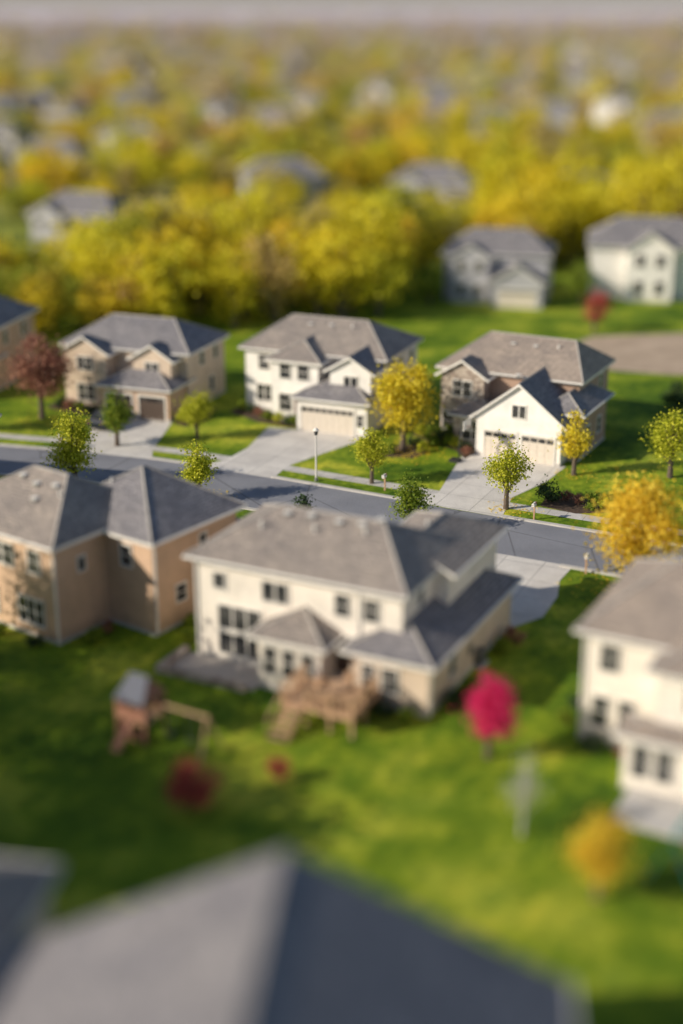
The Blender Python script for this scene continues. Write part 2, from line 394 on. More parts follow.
def put(name,me,x,y,z=0,rot=0,sc=1,parent=None):
    ob=bpy.data.objects.new(name,me); COL.objects.link(ob); ob.location=(x,y,z); ob.rotation_euler=(0,0,rot)
    ob.scale=(sc,sc,sc) if isinstance(sc,(int,float)) else sc
    if parent: ob.parent=parent
    return ob
def tree(name,x,y,h,cw,base,leaf,shape='round',seed=0,n=3500,ls=.2,**kw):
    put(name,tree_mesh(name,h,cw,base,M[leaf],shape,seed,n,ls,**kw),x,y)
# ------------------------------------------------------------ ground and road
mesh_obj('ground',[(-6000,-300,0),(6000,-300,0),(6000,14000,0),(-6000,14000,0)],[(0,1,2,3)],[M['grass']])
def spline(pts,step=1.0):
    out=[]; P=[Vector((p[0],p[1],0)) for p in pts]; P=[P[0]*2-P[1]]+P+[P[-1]*2-P[-2]]
    for i in range(1,len(P)-2):
        n=max(2,int((P[i+1]-P[i]).length/step))
        for k in range(n):
            t=k/n; p0,p1,p2,p3=P[i-1:i+3]
            out.append(.5*((2*p1)+(-p0+p2)*t+(2*p0-5*p1+4*p2-p3)*t*t+(-p0+3*p1-3*p2+p3)*t**3))
    out.append(P[-2]); return out
def offs(path,d):
    o=[]
    for i,p in enumerate(path):
        t=path[min(i+1,len(path)-1)]-path[max(i-1,0)]; t.normalize(); o.append(p+Vector((-t.y,t.x,0))*d)
    return o
def ribbon(name,path,d0,d1,z,mat,skip=None,h=0):
    a=offs(path,d0); b=offs(path,d1); V=[];F=[]
    for i in range(len(path)-1):
        mid=(a[i]+b[i+1])/2
        if skip and any((mid.x-g[0])**2+(mid.y-g[1])**2<g[2]**2 for g in skip): continue
        k=len(V)
        V+=[(a[i].x,a[i].y,z),(a[i+1].x,a[i+1].y,z),(b[i+1].x,b[i+1].y,z),(b[i].x,b[i].y,z)]; F.append((k,k+1,k+2,k+3))
        if h:
            V+=[(v[0],v[1],z-h) for v in V[k:k+4]]
            F+=[(k,k+4,k+5,k+1),(k+2,k+6,k+7,k+3),(k+1,k+5,k+6,k+2),(k,k+3,k+7,k+4)]
    return mesh_obj(name,V,F,[mat])
cl=spline([(-140,118),(-90,115),(-60,112),(-42,109),(-28,105.2),(-18.5,102.8),(-10.5,99.4),(-2,95),(8.5,89.5),(15.5,86),(24,82),(42,75),(70,66),(120,52)])
ribbon('road',cl,-3.3,3.3,.004,M['asphalt'])
gaps=[(-18.3,105.8,3.4),(-8.4,101.8,3.3),(8,94.6,3.6),(10.8,84.3,3.6),(-33,104,3)]
ribbon('kerb',cl,3.3,3.62,.12,M['kerb'],gaps,.2)
ribbon('kerb',cl,-3.62,-3.3,.12,M['kerb'],gaps,.2)
ribbon('sidewalk',cl,5.3,6.5,.008,M['walk'])
def sheet(name,pts,z,mat): return mesh_obj(name,[(p[0],p[1],z) for p in pts],[tuple(range(len(pts)))],[mat])
sheet('driveway',[(-21.0,119.0),(-14.4,116.8),(-14.8,112),(-15.2,107.5),(-14.9,105.0),(-21.6,107.2),(-20.4,108.5),(-21.2,113)],.012,M['conc'])
sheet('driveway',[(-6.2,113.9),(2.0,111.7),(1.2,109.6),(-1.5,106.5),(-4.2,103.3),(-5.2,100.3),(-11.2,103.4),(-9.2,104.8),(-7.6,108)],.012,M['conc'])
sheet('driveway',[(9.9,107.1),(17.4,103.2),(15.4,99.6),(12.4,96.0),(11.2,91.8),(4.8,95.3),(7.1,97.0),(8.2,101)],.012,M['conc'])
sheet('driveway',[(5.7,75.8),(9.9,73.6),(11.8,75.0),(13.1,78),(13.6,80.5),(14.8,82.8),(7.3,86.5),(8.2,83),(7.2,79.5)],.012,M['conc'])
sheet('dirt_lot',[(20,139),(24,134),(32,131.5),(46,131),(60,136),(58,150),(40,150),(27,148)],.006,M['dirt'])
# ------------------------------------------------------------ centre house
h=HB()
h.wing(0,12.2,0,8,6,.45,'x','hh',setb=(3.6,3.3))
h.wing(8.3,13.0,4.2,11.6,5.72,.45,'y','gh')
h.wing(9.9,14.2,-1.2,11,3.0,.5,'y','hh',wall='beige',mat='roof2')
h.wing(4.9,8.5,-1.9,.35,3.1,.5,'y','hg')
P='-y'
h.win(P,0,1.5,4.3,.7,.9,1,1)
h.win(P,0,4.9,4.1,1.5,1.15,2,1); h.win(P,0,8.85,4.1,.85,1.2); h.win(P,0,10.5,4.1,.85,1.2)
h.win(P,0,2.7,2.0,2.6,1.35,3,1); h.win(P,0,2.7,.5,2.6,1.25,3,1)
h.win(P,-1.9,5.6,.9,.75,1.6); h.win(P,-1.9,6.7,.9,.75,1.6); h.win(P,-1.9,7.8,.9,.75,1.6)
h.door(P,0,9.2,1.5,2.1,.9,'darkdoor'); h.win(P,-1.2,12.1,1.0,.9,1.3); h.win(P,-1.2,10.9,1.0,.7,1.3)
h.win('-x',4.9,-1.0,.9,.8,1.6)
h.win('-x',0,2.5,4.1,.9,1.2); h.win('-x',0,5.5,4.1,.9,1.2); h.win('-x',0,4,1.0,.9,1.3)
h.win('+x',14.2,2,1.0,.8,1.2); h.win('+x',12.2,2.4,4.4,.6,.9,1,1)
h.gdoor('+y',11,12.05,3.6); h.win('+y',11.6,10.6,3.9,1.6,1.1,2,1)
h.win('+y',8,2,4.1,1.6,1.2,2); h.win('+y',8,6,4.1,1.6,1.2,2); h.door('+y',8,6.2); h.win('+y',8,2.5,.9,1.8,1.4,2)
zf=lambda y:6+.45*(y+.45)
for x,y in ((3.9,3.7),(5.3,3.8),(7.0,3.7),(8.3,3.8),(9.2,4.3)): h.vent(x,y-.3,zf(y-.3))
h.vent(5.9,2.6,zf(2.6),True); h.vent(8.7,3.0,zf(3.0),True); h.vent(2.9,2.2,zf(2.2),True); h.vent(10.6,7.0,6.9,True)
for x,y,z in ((.06,-.06,5.9),(9.8,-.07,5.9),(12.15,-.1,3.2),(14.27,-1.1,2.9),(14.27,10.8,2.9),(-.07,7.9,5.9)): h.spout(x,y,z)
h.box('meter_box',M['metal'],14.2,14.35,4.4,4.8,1.1,1.7)
CO=(-7.9,70.0)
h.finish('suburban_house',(CO[0],CO[1],0),-26)
# deck
d=HB()
d.box('deck_frame',M['wood'],6.9,10.9,-4.6,-1.35,.95,1.15)
y=-4.6
while y<-1.45:
    d.box('deck_boards',M['wood'],6.85,10.95,y,y+.13,1.155,1.19); y+=.15
for x in (7.0,8.3,9.6,10.8):
    for yy in (-4.5,-1.6):
        d.box('deck_posts',M['wood'],x-.07,x+.07,yy-.07,yy+.07,-.1,2.15 if yy<-2 else 1.1)
for yy in (-3.0,):
    for x in (7.0,10.8): d.box('deck_posts',M['wood'],x-.07,x+.07,yy-.07,yy+.07,-.1,2.15)
d.box('rail',M['wood'],8.2,10.9,-4.57,-4.43,2.08,2.16); d.box('rail',M['wood'],10.73,10.87,-4.42,-1.4,2.08,2.16); d.box('rail',M['wood'],6.93,7.07,-4.42,-2,2.08,2.16)
x=8.3
while x<10.8: d.box('balusters',M['wood'],x-.02,x+.02,-4.52,-4.48,1.2,2.08); x+=.14
yy=-4.3
while yy<-1.5:
    d.box('balusters',M['wood'],10.78,10.82,yy-.02,yy+.02,1.2,2.08)
    if yy<-2: d.box('balusters',M['wood'],6.98,7.02,yy-.02,yy+.02,1.2,2.08)
    yy+=.14
for i in range(6):
    z=1.0-i*.18; d.box('stairs',M['wood'],7.1,8.2,-4.95-i*.29,-4.66-i*.29,z-.05,z)
for x in (7.08,8.22):
    d.poly('stair_stringer',M['wood'],[(x,-4.6,1.15),(x,-6.5,0),(x,-6.2,-.1),(x,-4.6,.85)])
    d.tube('rail',M['wood'],[(x,-4.6,2.1),(x,-6.4,1.0)],[.05,.05],4); d.tube('rail',M['wood'],[(x,-6.35,0),(x,-6.35,1.0)],[.05,.05],4)
d.tube('table_leg',M['dark'],[(9.4,-3.0,1.19),(9.4,-3.0,1.9)],[.04,.04],6); d.tube('table_top',M['wood'],[(9.4,-3.0,1.9),(9.4,-3.0,1.95)],[.6,.6],14)
for a in (0,1.57,3.14,4.71):
    cx,cy=9.4+.95*math.cos(a),-3.0+.95*math.sin(a)
    d.box('chair_seat',M['wood'],cx-.22,cx+.22,cy-.22,cy+.22,1.6,1.65); d.box('chair_back',M['wood'],cx+.2*math.cos(a)-.2,cx+.2*math.cos(a)+.2,cy+.2*math.sin(a)-.2,cy+.2*math.sin(a)+.2,1.65,2.05)
    d.box('chair_legs',M['dark'],cx-.2,cx+.2,cy-.2,cy+.2,1.2,1.59)
dl=L2W(CO,-26,.85,-.2)
d.finish('wooden_deck',(dl[0],dl[1],0),-26)
# patio
p=HB()
p.box('slab',M['patio'],-.8,4.85,-2.5,-.05,-.1,.1)
for i in range(7): p.box('low_wall',M['stone'],-.95,-.55+.01*(i%2),-2.9+i*.42,-2.52+i*.42,-.1,.42)
for i in range(12): p.box('low_wall',M['stone'],-.5+i*.42,-.12+i*.42,-2.85,-2.52+.01*(i%2),-.1,.4)
p.finish('stone_patio',(CO[0],CO[1],0),-26)
def ac(x,y,ang):
    a=HB(); a.box('pad',M['walk'],-.55,.55,-.55,.55,-.05,.08); a.box('cabinet',M['metal'],-.42,.42,-.42,.42,.081,.9)
    for k in range(7): a.box('louvres',M['dark'],-.435,.435,-.435,.435,.17+k*.1,.19+k*.1)
    a.tube('fan_grille',M['dark'],[(0,0,.9),(0,0,.93)],[.34,.34],16); a.tube('fan_hub',M['metal'],[(0,0,.93),(0,0,.96)],[.1,.1],10)
    a.finish('air_conditioner',(x,y,0),ang)
ac(7.35,68.9,-26); ac(-9.3,76.4,-26); ac(-9.9,75.3,-26)
# ------------------------------------------------------------ left house
h=HB()
h.wing(-9.5,0,0,8,6,.55,'x','hh',wall='tan',setb=(4.4,3.2))
h.wing(-4.6,3.6,4.0,11.2,5.85,.55,'y','hh',wall='tan',setb=(4.2,3.6),mat='roof2')
h.wing(-4,3.9,10.5,14.5,3.2,.5,'y','gh',wall='tan',mat='roof2')
h.win(P,0,-1.6,4.0,.9,1.3); h.win(P,0,-4.2,4.0,1.8,1.3,2); h.win(P,0,-7.5,4.0,.9,1.3)
h.win(P,0,-2.1,.8,2.0,1.5,3); h.win(P,0,-6,.8,2.2,1.5,3); h.win(P,0,-8.5,.8,.9,1.5)
h.win(P,4.0,1.6,3.9,.8,1.25); h.win('+x',3.6,8.2,4.0,.6,1.0,1,1); h.win('+x',3.6,6.2,1.5,.8,1.0); h.win('+x',0,2,3.9,.5,.8,1,1)
h.gdoor('+y',14.5,1.2,4.8); h.door('+y',11.2,-4.2)
for x,y,z in ((.06,-.08,5.9),(3.67,4.1,5.8),(-9.4,-.08,5.9)): h.spout(x,y,z)
za=lambda y:6+.55*(y+.45)
for x,y in ((-2.8,3.1),(-4.2,2.9),(-5.6,3.2),(-3.4,2.0)): h.vent(x,y,za(y))
h.vent(-2.0,2.6,za(2.6),True); h.vent(-1.7,6.4,7.4,True); h.vent(-1.2,7.6,7.5,True)
h.finish('suburban_house',(-15.8,71.2,0),-36)
# ------------------------------------------------------------ right house
h=HB()
h.wing(0,13,0,9,6,.5,'x','hh',setb=(3.6,4),wall='cream',mat='roof3')
h.wing(4.2,10.5,-2.2,1,5.75,.5,'y','hg',wall='cream',mat='roof3')
h.wing(3.2,11,-3.4,-2.1,2.95,.35,'x','hh',wall='cream',mat='roof3')
h.win(P,0,1.3,4.0,.95,1.35); h.win(P,0,1.0,1.0,.8,1.6); h.win(P,0,2.3,1.0,.8,1.6)
h.win(P,-2.2,6,4.0,.9,1.3); h.win(P,-2.2,8.6,4.0,.9,1.3)
h.win(P,-3.4,4.0,.8,.8,1.6); h.win(P,-3.4,5.1,.8,.8,1.6); h.win(P,-3.4,7.5,.3,1.8,2.0,2,1); h.win(P,-3.4,9.8,.8,.8,1.6)
h.win('-x',0,3,4,.9,1.2); h.win('-x',0,6,4,.9,1.2); h.spout(.06,-.08,5.9)
zr_=lambda y:6+.5*(y+.45)
for x,y in ((4.2,3.4),(5.6,3.5),(7,3.4)): h.vent(x,y,zr_(y))
h.box('patio_slab',M['walk'],3.6,10,-6.4,-3.5,-.1,.12)
h.finish('suburban_house',(11.6,60.6,0),-28)
# ------------------------------------------------------------ across the street
h=HB()  # B
h.wing(0,12.6,4,12,5.6,.48,'x','hh',wall='beige',setb=(3.4,3.6),mat='roof2')
h.wing(.8,5.2,2.2,5,5.3,.6,'y','gh',wall='beige',mat='roof2')
h.wing(5.5,12.3,.6,5,3.0,.45,'x','hh',wall='tan',mat='roof2')
h.wing(7.8,11.6,2.6,6,5.1,.6,'y','gh',wall='beige',mat='roof2')
h.gdoor(P,.6,7.3,2.6,'darkdoor'); h.gdoor(P,.6,10.6,2.6,'darkdoor')
h.win(P,2.2,3.0,3.7,1.6,1.2,2); h.win(P,2.2,3.0,.8,1.8,1.5,2); h.win(P,2.6,9.7,4.0,1.3,.8,2,1)
h.win('+x',12.6,7,3.9,.9,1.2); h.win('+x',12.6,10,3.9,.9,1.2); h.win('+x',12.6,9,1,.9,1.3); h.door(P,4,.4)
for x in (4,6,8): h.vent(x,8.4,7.5)
OB=(-25.9,118.8)
h.finish('suburban_house',(OB[0],OB[1],0),-20,.95)
h=HB()  # C
h.wing(0,13.2,0,8.6,5.7,.47,'x','hh',wall='white',setb=(3.2,3.6))
h.wing(3.6,8.0,-2.3,3,5.45,.5,'y','hg',wall='white')
h.wing(7.0,13.4,-4.6,2,3.0,.45,'x','hh',wall='white',mat='roof2')
h.wing(9.4,13.1,-3.0,2,5.1,.6,'y','gg',wall='white',mat='roof2')
h.gdoor(P,-4.6,9.8,4.8); h.win(P,-4.6,12.8,.9,.5,1.0)
h.win(P,-2.3,4.9,3.8,1.0,1.3); h.win(P,-2.3,6.6,3.8,1.0,1.3); h.win(P,-2.3,4.9,.9,1.2,1.5)
h.win(P,0,1.8,3.8,1.0,1.3); h.win(P,0,1.8,.9,1.4,1.5,2); h.win(P,-3,11.3,3.8,1.2,.9,2,1)
h.door(P,-2.3,6.3); h.win('+x',13.2,4,3.8,.9,1.2); h.win('+x',13.2,7,3.8,.9,1.2); h.win('-x',0,4,3.8,.9,1.2)
h.vent(5,3.2,7.35); h.vent(7,3.3,7.4); h.vent(9,3.2,7.35,True)
OC=(-8.4,119.9)
h.finish('suburban_house',(OC[0],OC[1],0),-22,.98)
h=HB()  # D
h.wing(-5.2,6.9,5,13.2,5.8,.52,'x','hh',wall='brown',setb=(3.2,2.2),mat='roof3')
h.wing(0,7.2,0,8,3.3,.78,'y','gg',wall='white',mat='roof2')
h.wing(5.0,8.1,1.8,9,4.0,.6,'y','hh',wall='brown',mat='roof2')
h.wing(-4.6,-.8,3.4,7,5.5,.62,'y','gh',wall='stone',mat='roof3')
h.wing(-2.8,.6,2.0,5,2.7,.5,'x','hh',wall='stone',mat='roof3')
h.gdoor(P,0,2.1,2.7); h.gdoor(P,0,5.3,2.7); h.win(P,0,3.6,3.6,1.1,1.0,2,1)
h.win(P,3.4,-2.7,3.8,1.6,1.3,2); h.win(P,3.4,-3.9,.8,1.0,1.5); h.win(P,2.0,-1.2,.6,1.6,1.6,2)
h.win('+x',6.9,11,3.9,.9,1.2); h.win('+x',8.1,4,1.2,.9,1.3); h.win('+x',8.1,7,1.2,.9,1.3); h.win(P,5,-5.0,1,.25,1)
h.vent(0,8,7.5); h.vent(2,8,7.5); h.vent(4,8,7.5,True); h.vent(2,4,5.9)
h.finish('suburban_house',(10.67,106.3,0),-27,.97)
# ------------------------------------------------------------ generic houses
def generic(wall,mat,v):
    h=HB()
    w=13+v%2; dd=9
    h.wing(0,w,0,dd,5.9,.52,'x','hh',wall=wall,mat=mat,setb=(3.6,3.6))
    if v%3==0: h.wing(6.5,w-.3,-3.6,2,3.1,.6,'y','gh',wall=wall,mat=mat); h.gdoor(P,-3.6,9.6,4.6); h.wing(1.2,5.8,-1.6,3,5.6,.6,'y','gh',wall=wall,mat=mat); fy=-1.6
    elif v%3==1: h.wing(.3,7,-4,2,3.1,.55,'x','hh',wall=wall,mat=mat); h.gdoor(P,-4,3.6,4.6); h.wing(7.6,w-.5,-1.4,3,5.6,.7,'y','gh',wall=wall,mat=mat); fy=-1.4
    else: h.wing(w-.5,w+5.5,1,8,3.1,.55,'y','hh',wall=wall,mat=mat); h.gdoor(P,1,w+2.6,4.6); h.wing(4,9,-1.5,3,5.6,.7,'y','gh',wall=wall,mat=mat); fy=-1.5
    for x in ([2.4,4.6] if v%3==0 else [8.9,11.3] if v%3==1 else [5.4,7.6]):
        h.win(P,fy,x,3.9,1.0,1.3); h.win(P,fy,x,.8,1.0,1.5)
    for x in (1.5,4.5,8.5,11.5):
        h.win('+y',dd,x,4,1.0,1.3); h.win('+y',dd,x,.9,1.4,1.4,2)
    for s_,pl in (('-x',0),('+x',w)):
        for y in (2.5,6.5): h.win(s_,pl,y,4,.9,1.2)
    h.vent(5,3.2,7.8); h.vent(8,3.2,7.8)
    return h
generic('tan','roof2',0).finish('suburban_house',(-44.5,128,0),-12)
generic('beige','roof',1).finish('suburban_house',(-41,92,0),-15)
generic('grey','roof2',0).finish('suburban_house',(12.3,168,0),-12,.95)
generic('white','roof2',2).finish('suburban_house',(30.0,169,0),-10,1.08)
generic('white','roof2',1).finish('suburban_house',(44,104,0),-24)
generic('white','roof2',1).finish('suburban_house',(31,222,0),-8)
generic('grey','roof2',0).finish('suburban_house',(-44,200,0),-20)
generic('grey','roof2',2).finish('suburban_house',(-16,242,0),10)
generic('grey','roof2',0).finish('suburban_house',(8,236,0),-16)
# foreground houses
h=HB()
h.wing(-8.0,8.6,-9,7.6,5.6,.48,'y','gg',wall='beige',mat='roof2')
h.wing(-7.4,-1.5,-14,-2,5.7,.62,'y','gg',wall='beige',mat='roof')
h.wing(1,6,-13,-1,6.1,.6,'y','gh',wall='beige',mat='roof')
h.wing(-12.5,-6,-8,4,3.8,.5,'y','hh',wall='beige',mat='roof2')
h.wing(6,11.5,-6,4.5,4.2,.5,'y','hh',wall='beige',mat='roof2')
h.win('+y',7.6,-4,4,1,1.3); h.win('+y',7.6,0,4,1.6,1.3,2); h.win('+y',7.6,4,4,1,1.3); h.win('+y',7.6,-3,.8,1.8,1.5,2); h.door('+y',7.6,3)
for y in (-4,0,4): h.win('+x',8.6,y,4,.9,1.3)
h.finish('suburban_house',(-2.8,28.6,0),-6)
generic('beige','roof',1).finish('suburban_house',(-25.5,34.5,0),-10)
generic('tan','roof',0).finish('suburban_house',(17,22,0),-12)
# ------------------------------------------------------------ hero trees
tree('maple_tree',4.95,107.6,7.4,5.0,1.7,'lf_yellow','round',1,6200,.25)
tree('maple_tree',-25.9,116.6,7.4,5.2,1.8,'lf_red','round',2,5200,.24)
tree('ornamental_pear_tree',-18.2,108.6,5.5,2.8,1.0,'lf_green','cone',3,3000,.2)
tree('young_ash_tree',-19.8,98.6,6.2,4.1,1.1,'lf_lime','cone',4,4600,.2)
tree('young_ash_tree',-10.3,95.6,5.0,2.8,1.1,'lf_lime','cone',5,3200,.18)
tree('young_ash_tree',-11.9,110.6,4.3,2.7,1.0,'lf_lime','egg',6,2400,.19)
tree('ornamental_pear_tree',2.26,99.2,4.6,2.5,1.2,'lf_lime','egg',7,2800,.18)
tree('young_maple_tree',4.6,88.6,4.3,2.8,1.1,'lf_green','cone',8,2600,.18)
tree('spruce_tree',-2.6,87.2,3.6,2.2,.2,'lf_dark','cone',9,2600,.16)
tree('young_ash_tree',11.7,93.6,5.3,3.0,1.2,'lf_lime','egg',10,3200,.19)
tree('young_birch_tree',17.7,101.2,5.3,2.4,1.0,'lf_yellow','egg',11,2600,.18)
tree('maple_tree',18.4,79.2,7.0,6.0,1.3,'lf_orange','round',12,8500,.22,clumps=60)
tree('ornamental_pear_tree',24.9,100.6,5.8,3.6,1.2,'lf_lime','egg',13,3400,.2)
tree('crimson_maple_tree',7.0,58.8,4.7,2.3,1.0,'lf_pink','egg',14,4600,.16)
tree('young_birch_tree',7.8,52.2,4.4,1.7,.9,'lf_pale','egg',15,420,.15,bark=M['bark_pale'],tr=.07)
tree('young_maple_tree',10.3,47.6,4.4,2.6,.8,'lf_orange','egg',16,2600,.18)
tree('burning_bush',-6.7,54.2,2.3,2.3,.4,'lf_rust','round',17,2600,.15)
tree('burning_bush',-2.9,56.6,1.3,1.1,.25,'lf_rust','round',18,900,.12)
tree('ornamental_pear_tree',-31.0,112.8,4.8,3.4,.8,'lf_green','round',19,2500,.2)
tree('oak_tree',-24.5,61.0,12,8,1.6,'lf_green','round',20,9000,.36)
tree('oak_tree',-29,66.5,12.5,8,1.6,'lf_lime','round',21,8000,.36)
tree('oak_tree',-20.5,48.0,10,8,1.4,'lf_green','round',22,9000,.36)
tree('oak_tree',-26,44,12.5,9,1.4,'lf_orange','round',23,8000,.36)
tree('oak_tree',-32,57,12,9,1.6,'lf_green','round',27,8000,.36)
tree('oak_tree',-27,51,12,9,1.4,'lf_lime','round',28,8000,.36)
tree('spruce_tree',29.5,119,3,2.6,.2,'lf_dark','cone',24,2500,.17)
tree('young_ash_tree',27.5,150,5.4,3.2,1.2,'lf_rust','egg',26,1500,.22)
tree('ornamental_pear_tree',28.4,165,5.6,3.6,.8,'lf_green','egg',29,1600,.26)
tree('ornamental_pear_tree',10.5,165,5.2,3.6,.8,'lf_green','round',30,1600,.26)
# shrubs
shr=[tree_mesh('shrub',1.0,1.2,.05,M[k],'round',40+i,700,.13,clumps=16,trunk=True,tr=.03) for i,k in enumerate(('lf_green','lf_dark','lf_red','lf_lime'))]
rs=random.Random(5)
def shrub(x,y,k,s=1.0): put('shrub',shr[k],x,y,0,rs.uniform(0,6),(s*rs.uniform(.85,1.15),s*rs.uniform(.85,1.15),s*rs.uniform(.8,1.1)))
def bed(pts): sheet('mulch_bed',pts,.016,M['mulch'])
OD=(10.67,106.3)
bed([L2W(OD,-27,x,y) for x,y in ((-6.6,5),(-6.8,2.6),(-4.5,1.2),(-2,.4),(-.3,-1.5),(-.1,.5),(-.2,3),(-3,5))])
for x,y,k,s in ((-6,3.6,1,1.1),(-5,2.4,0,1.2),(-3.9,1.9,2,1.0),(-3,1.3,0,1.1),(-2.1,.9,3,.9),(-1.2,.6,1,.9),(-.6,-.5,2,.8),(-5.9,2.7,3,.9),(-4.4,2.8,0,1)): shrub(*L2W(OD,-27,x,y),k,s)
bed([(14.2,94.2),(15,96.3),(17.2,96.2),(19.4,94.6),(19.2,92.8),(16.5,92.6)])
for x,y,k,s in ((15.0,95.2,1,1.4),(16.2,95.4,2,.9),(17,94.6,2,.8),(18.2,94.4,0,1.1),(18.7,93.6,3,.9),(17.6,93.3,0,.7)): shrub(x,y,k,s)
bed([(3.2,105.8),(4,108.8),(6.2,109),(7,106.8),(5.6,105.2)])
for x,y,k,s in ((3.9,106.5,0,.9),(5.9,108.5,1,1.1),(6.4,106.8,3,.8),(7.4,108.4,0,1.2),(8.2,109.4,1,1.3),(8.9,110.6,0,1.2)): shrub(x,y,k,s)
bed([L2W(OC,-22,x,y) for x,y in ((-.8,.0),(-.8,-1.8),(3,-3.8),(6.6,-4.2),(6.8,-2.4),(3.5,-2.4),(3.4,-.1))])
for x,y,k in ((.2,-.9,0),(1.2,-1.3,1),(2.2,-2.0,2),(3.2,-2.8,0),(4.4,-3.1,3),(5.6,-3.3,1),(6.4,-3.4,0)): shrub(*L2W(OC,-22,x,y),k,1)
bed([L2W(OB,-20,x,y) for x,y in ((-.8,4),(-.8,1.0),(3,.2),(5.0,.3),(5.1,2.0),(.8,2.0),(.6,3.7))])
for x,y,k in ((.0,2.8,0),(.4,1.6,1),(1.6,1.2,2),(2.8,1.1,0),(4.0,1.0,1)): shrub(*L2W(OB,-20,x,y),k,1)
bed([L2W(OB,-20,x,y) for x,y in ((12.1,.4),(13.5,-.2),(14.5,2.5),(13.6,6),(12.3,6),(12.2,1))])
for x,y,k in ((12.9,.8,3),(13.5,1.8,0),(13.2,3.2,1),(13.1,4.8,0)): shrub(*L2W(OB,-20,x,y),k,1.1)
for x,y,k,s in ((11,-1.9,0,1),(12.2,-2.0,1,.9),(13.4,-2,0,.9),(15,.5,1,1.0),(15,2,0,.9),(15,7.5,0,1),(15.2,9,2,1),(-1.0,1,0,1.1),(-.9,3,1,1.1),(-.8,5,2,1)): shrub(*L2W(CO,-26,x,y),k,s)
for x,y,k,s in ((1,-.9,1,1),(2.6,-.9,2,.8),(-.9,1,0,1),(-.9,3,1,1)): shrub(*L2W((11.6,60.6),-28,x,y),k,s)
for x,y,k,s in ((-1,-.9,1,1),(-3.8,-.9,0,1),(1.2,1.4,0,1),(1.0,2.8,2,.8),(4.5,6,0,1)): shrub(*L2W((-15.8,71.2),-36,x,y),k,s)
# fallen leaves (one object)
V=[];F=[]
for cx,cy,r,n in ((4.95,107.6,3.6,420),(18.4,79.2,4.6,500),(17.7,101.2,2,100),(11.7,93.6,2,100),(-25.9,116,3,200),(-10.3,95.6,2,100)):
    for i in range(n):
        a=rs.uniform(0,6.28); rr=r*math.sqrt(rs.random())*rs.uniform(.5,1.3); x=cx+math.cos(a)*rr+.5; y=cy+math.sin(a)*rr; s=rs.uniform(.05,.10); t=rs.uniform(0,6.28); k=len(V)
        for q in range(4): V.append((x+s*math.cos(t+q*1.57),y+s*math.sin(t+q*1.57),.03+rs.uniform(0,.04)))
        F.append((k,k+1,k+2,k+3))
mesh_obj('fallen_leaves',V,F,[M['lf_orange']])
# ------------------------------------------------------------ tree masses
vr={};vf={}
for fi,fam in enumerate(('yellow','olive','brown','mauve','pale')):
    if fi<3: vr[fam]=[tree_mesh('canopy_tree_'+fam,10,8.5,1.6,M['ms_'+fam],'round',60+fi*10+j,1500,.55,clumps=38) for j in range(3)]
    vf[fam]=[tree_mesh('far_canopy_tree_'+fam,10,8.5,1.2,M['ms_'+fam],'round',160+fi*10+j,480,1.0,clumps=26) for j in range(3)]
rm=random.Random(11)
def mass(name,pts,V_=None):
    V_=V_ or vr
    e=empty(name,(0,0,0))
    for x,y,s,fam in pts:
        put('tree',rm.choice(V_[fam]),x,y,0,rm.uniform(0,6.28),(s*rm.uniform(.85,1.15),s*rm.uniform(.85,1.15),s*rm.uniform(.85,1.15)),e)
def pick(w): return rm.choices(('yellow','olive','brown','mauve','pale'),tuple(w)+(0,)*(5-len(w)))[0]
pts=[]
for i in range(70):
    x=rm.uniform(-27,7); y=rm.uniform(150,188)
    if x>2 and y<156: continue
    pts.append((x,y,rm.uniform(.75,1.15),pick((8,2,1.5))))
for i in range(46): pts.append((rm.uniform(-62,-24),rm.uniform(146,182),rm.uniform(.6,.85),pick((6,4,1))))
mass('woodland',pts)
pts=[]
for i in range(38): pts.append((rm.uniform(22,68),rm.uniform(188,212),rm.uniform(.9,1.4),pick((8,1.5,1))))
for i in range(16): pts.append((rm.uniform(5,30),rm.uniform(184,212),rm.uniform(.6,.95),pick((5,4,2))))
for i in range(50): pts.append((rm.uniform(-70,55),rm.uniform(206,262),rm.uniform(.5,.85),pick((5,4,3))))
for i in range(14): pts.append((rm.uniform(-60,-38),rm.uniform(134,150),rm.uniform(.6,.8),pick((3,5,1))))
mass('tree_line',pts)
dh=[]
for v,(w,r_) in enumerate((('white','roof2'),('grey','roof2'),('grey','roof2'),('white','roof2'),('beige','roof2'))):
    dh.append(generic(w,r_,v).single('house_mesh'))
hp=[]
for i in range(1500):
    y=262+950*rm.random()**1.3; x=rm.uniform(-1,1)*(y*.33+30)
    if all((x-a)**2+(y-b_)**2>(20+y*.02)**2 for a,b_ in hp):
        if math.sin(x*.02+1.3)*math.cos(y*.012)>-.4: hp.append((x,y))
    if len(hp)>120: break
for x,y in hp: put('distant_house',rm.choice(dh),x,y,0,R(rm.choice((-20,-10,70,160,250))+rm.uniform(-10,10)),1.05)
pts=[]
for i in range(3000):
    y=256+1750*rm.random()**1.5; x=rm.uniform(-1,1)*(y*.34+40)
    if any((x-a-6)**2+(y-b_-4)**2<90 for a,b_ in hp): continue
    k=min(1,max(0,(y-380)/1000)); q=min(1,max(0,(y-300)/300))
    cl_=math.sin(x*.03)*math.sin(y*.02+x*.01)
    pts.append((x,y,rm.uniform(.55,1.0)*(1+.7*k),pick((5*(1-q)+max(0,cl_)*3*(1-k),3*(1-q)+1.2*(1-k),1.5*(1-k)+.5,k*6,q*5*(1-k*.8)))))  # farther trees get the mauve and pale families with painted-in haze
mass('distant_trees',pts,vf)
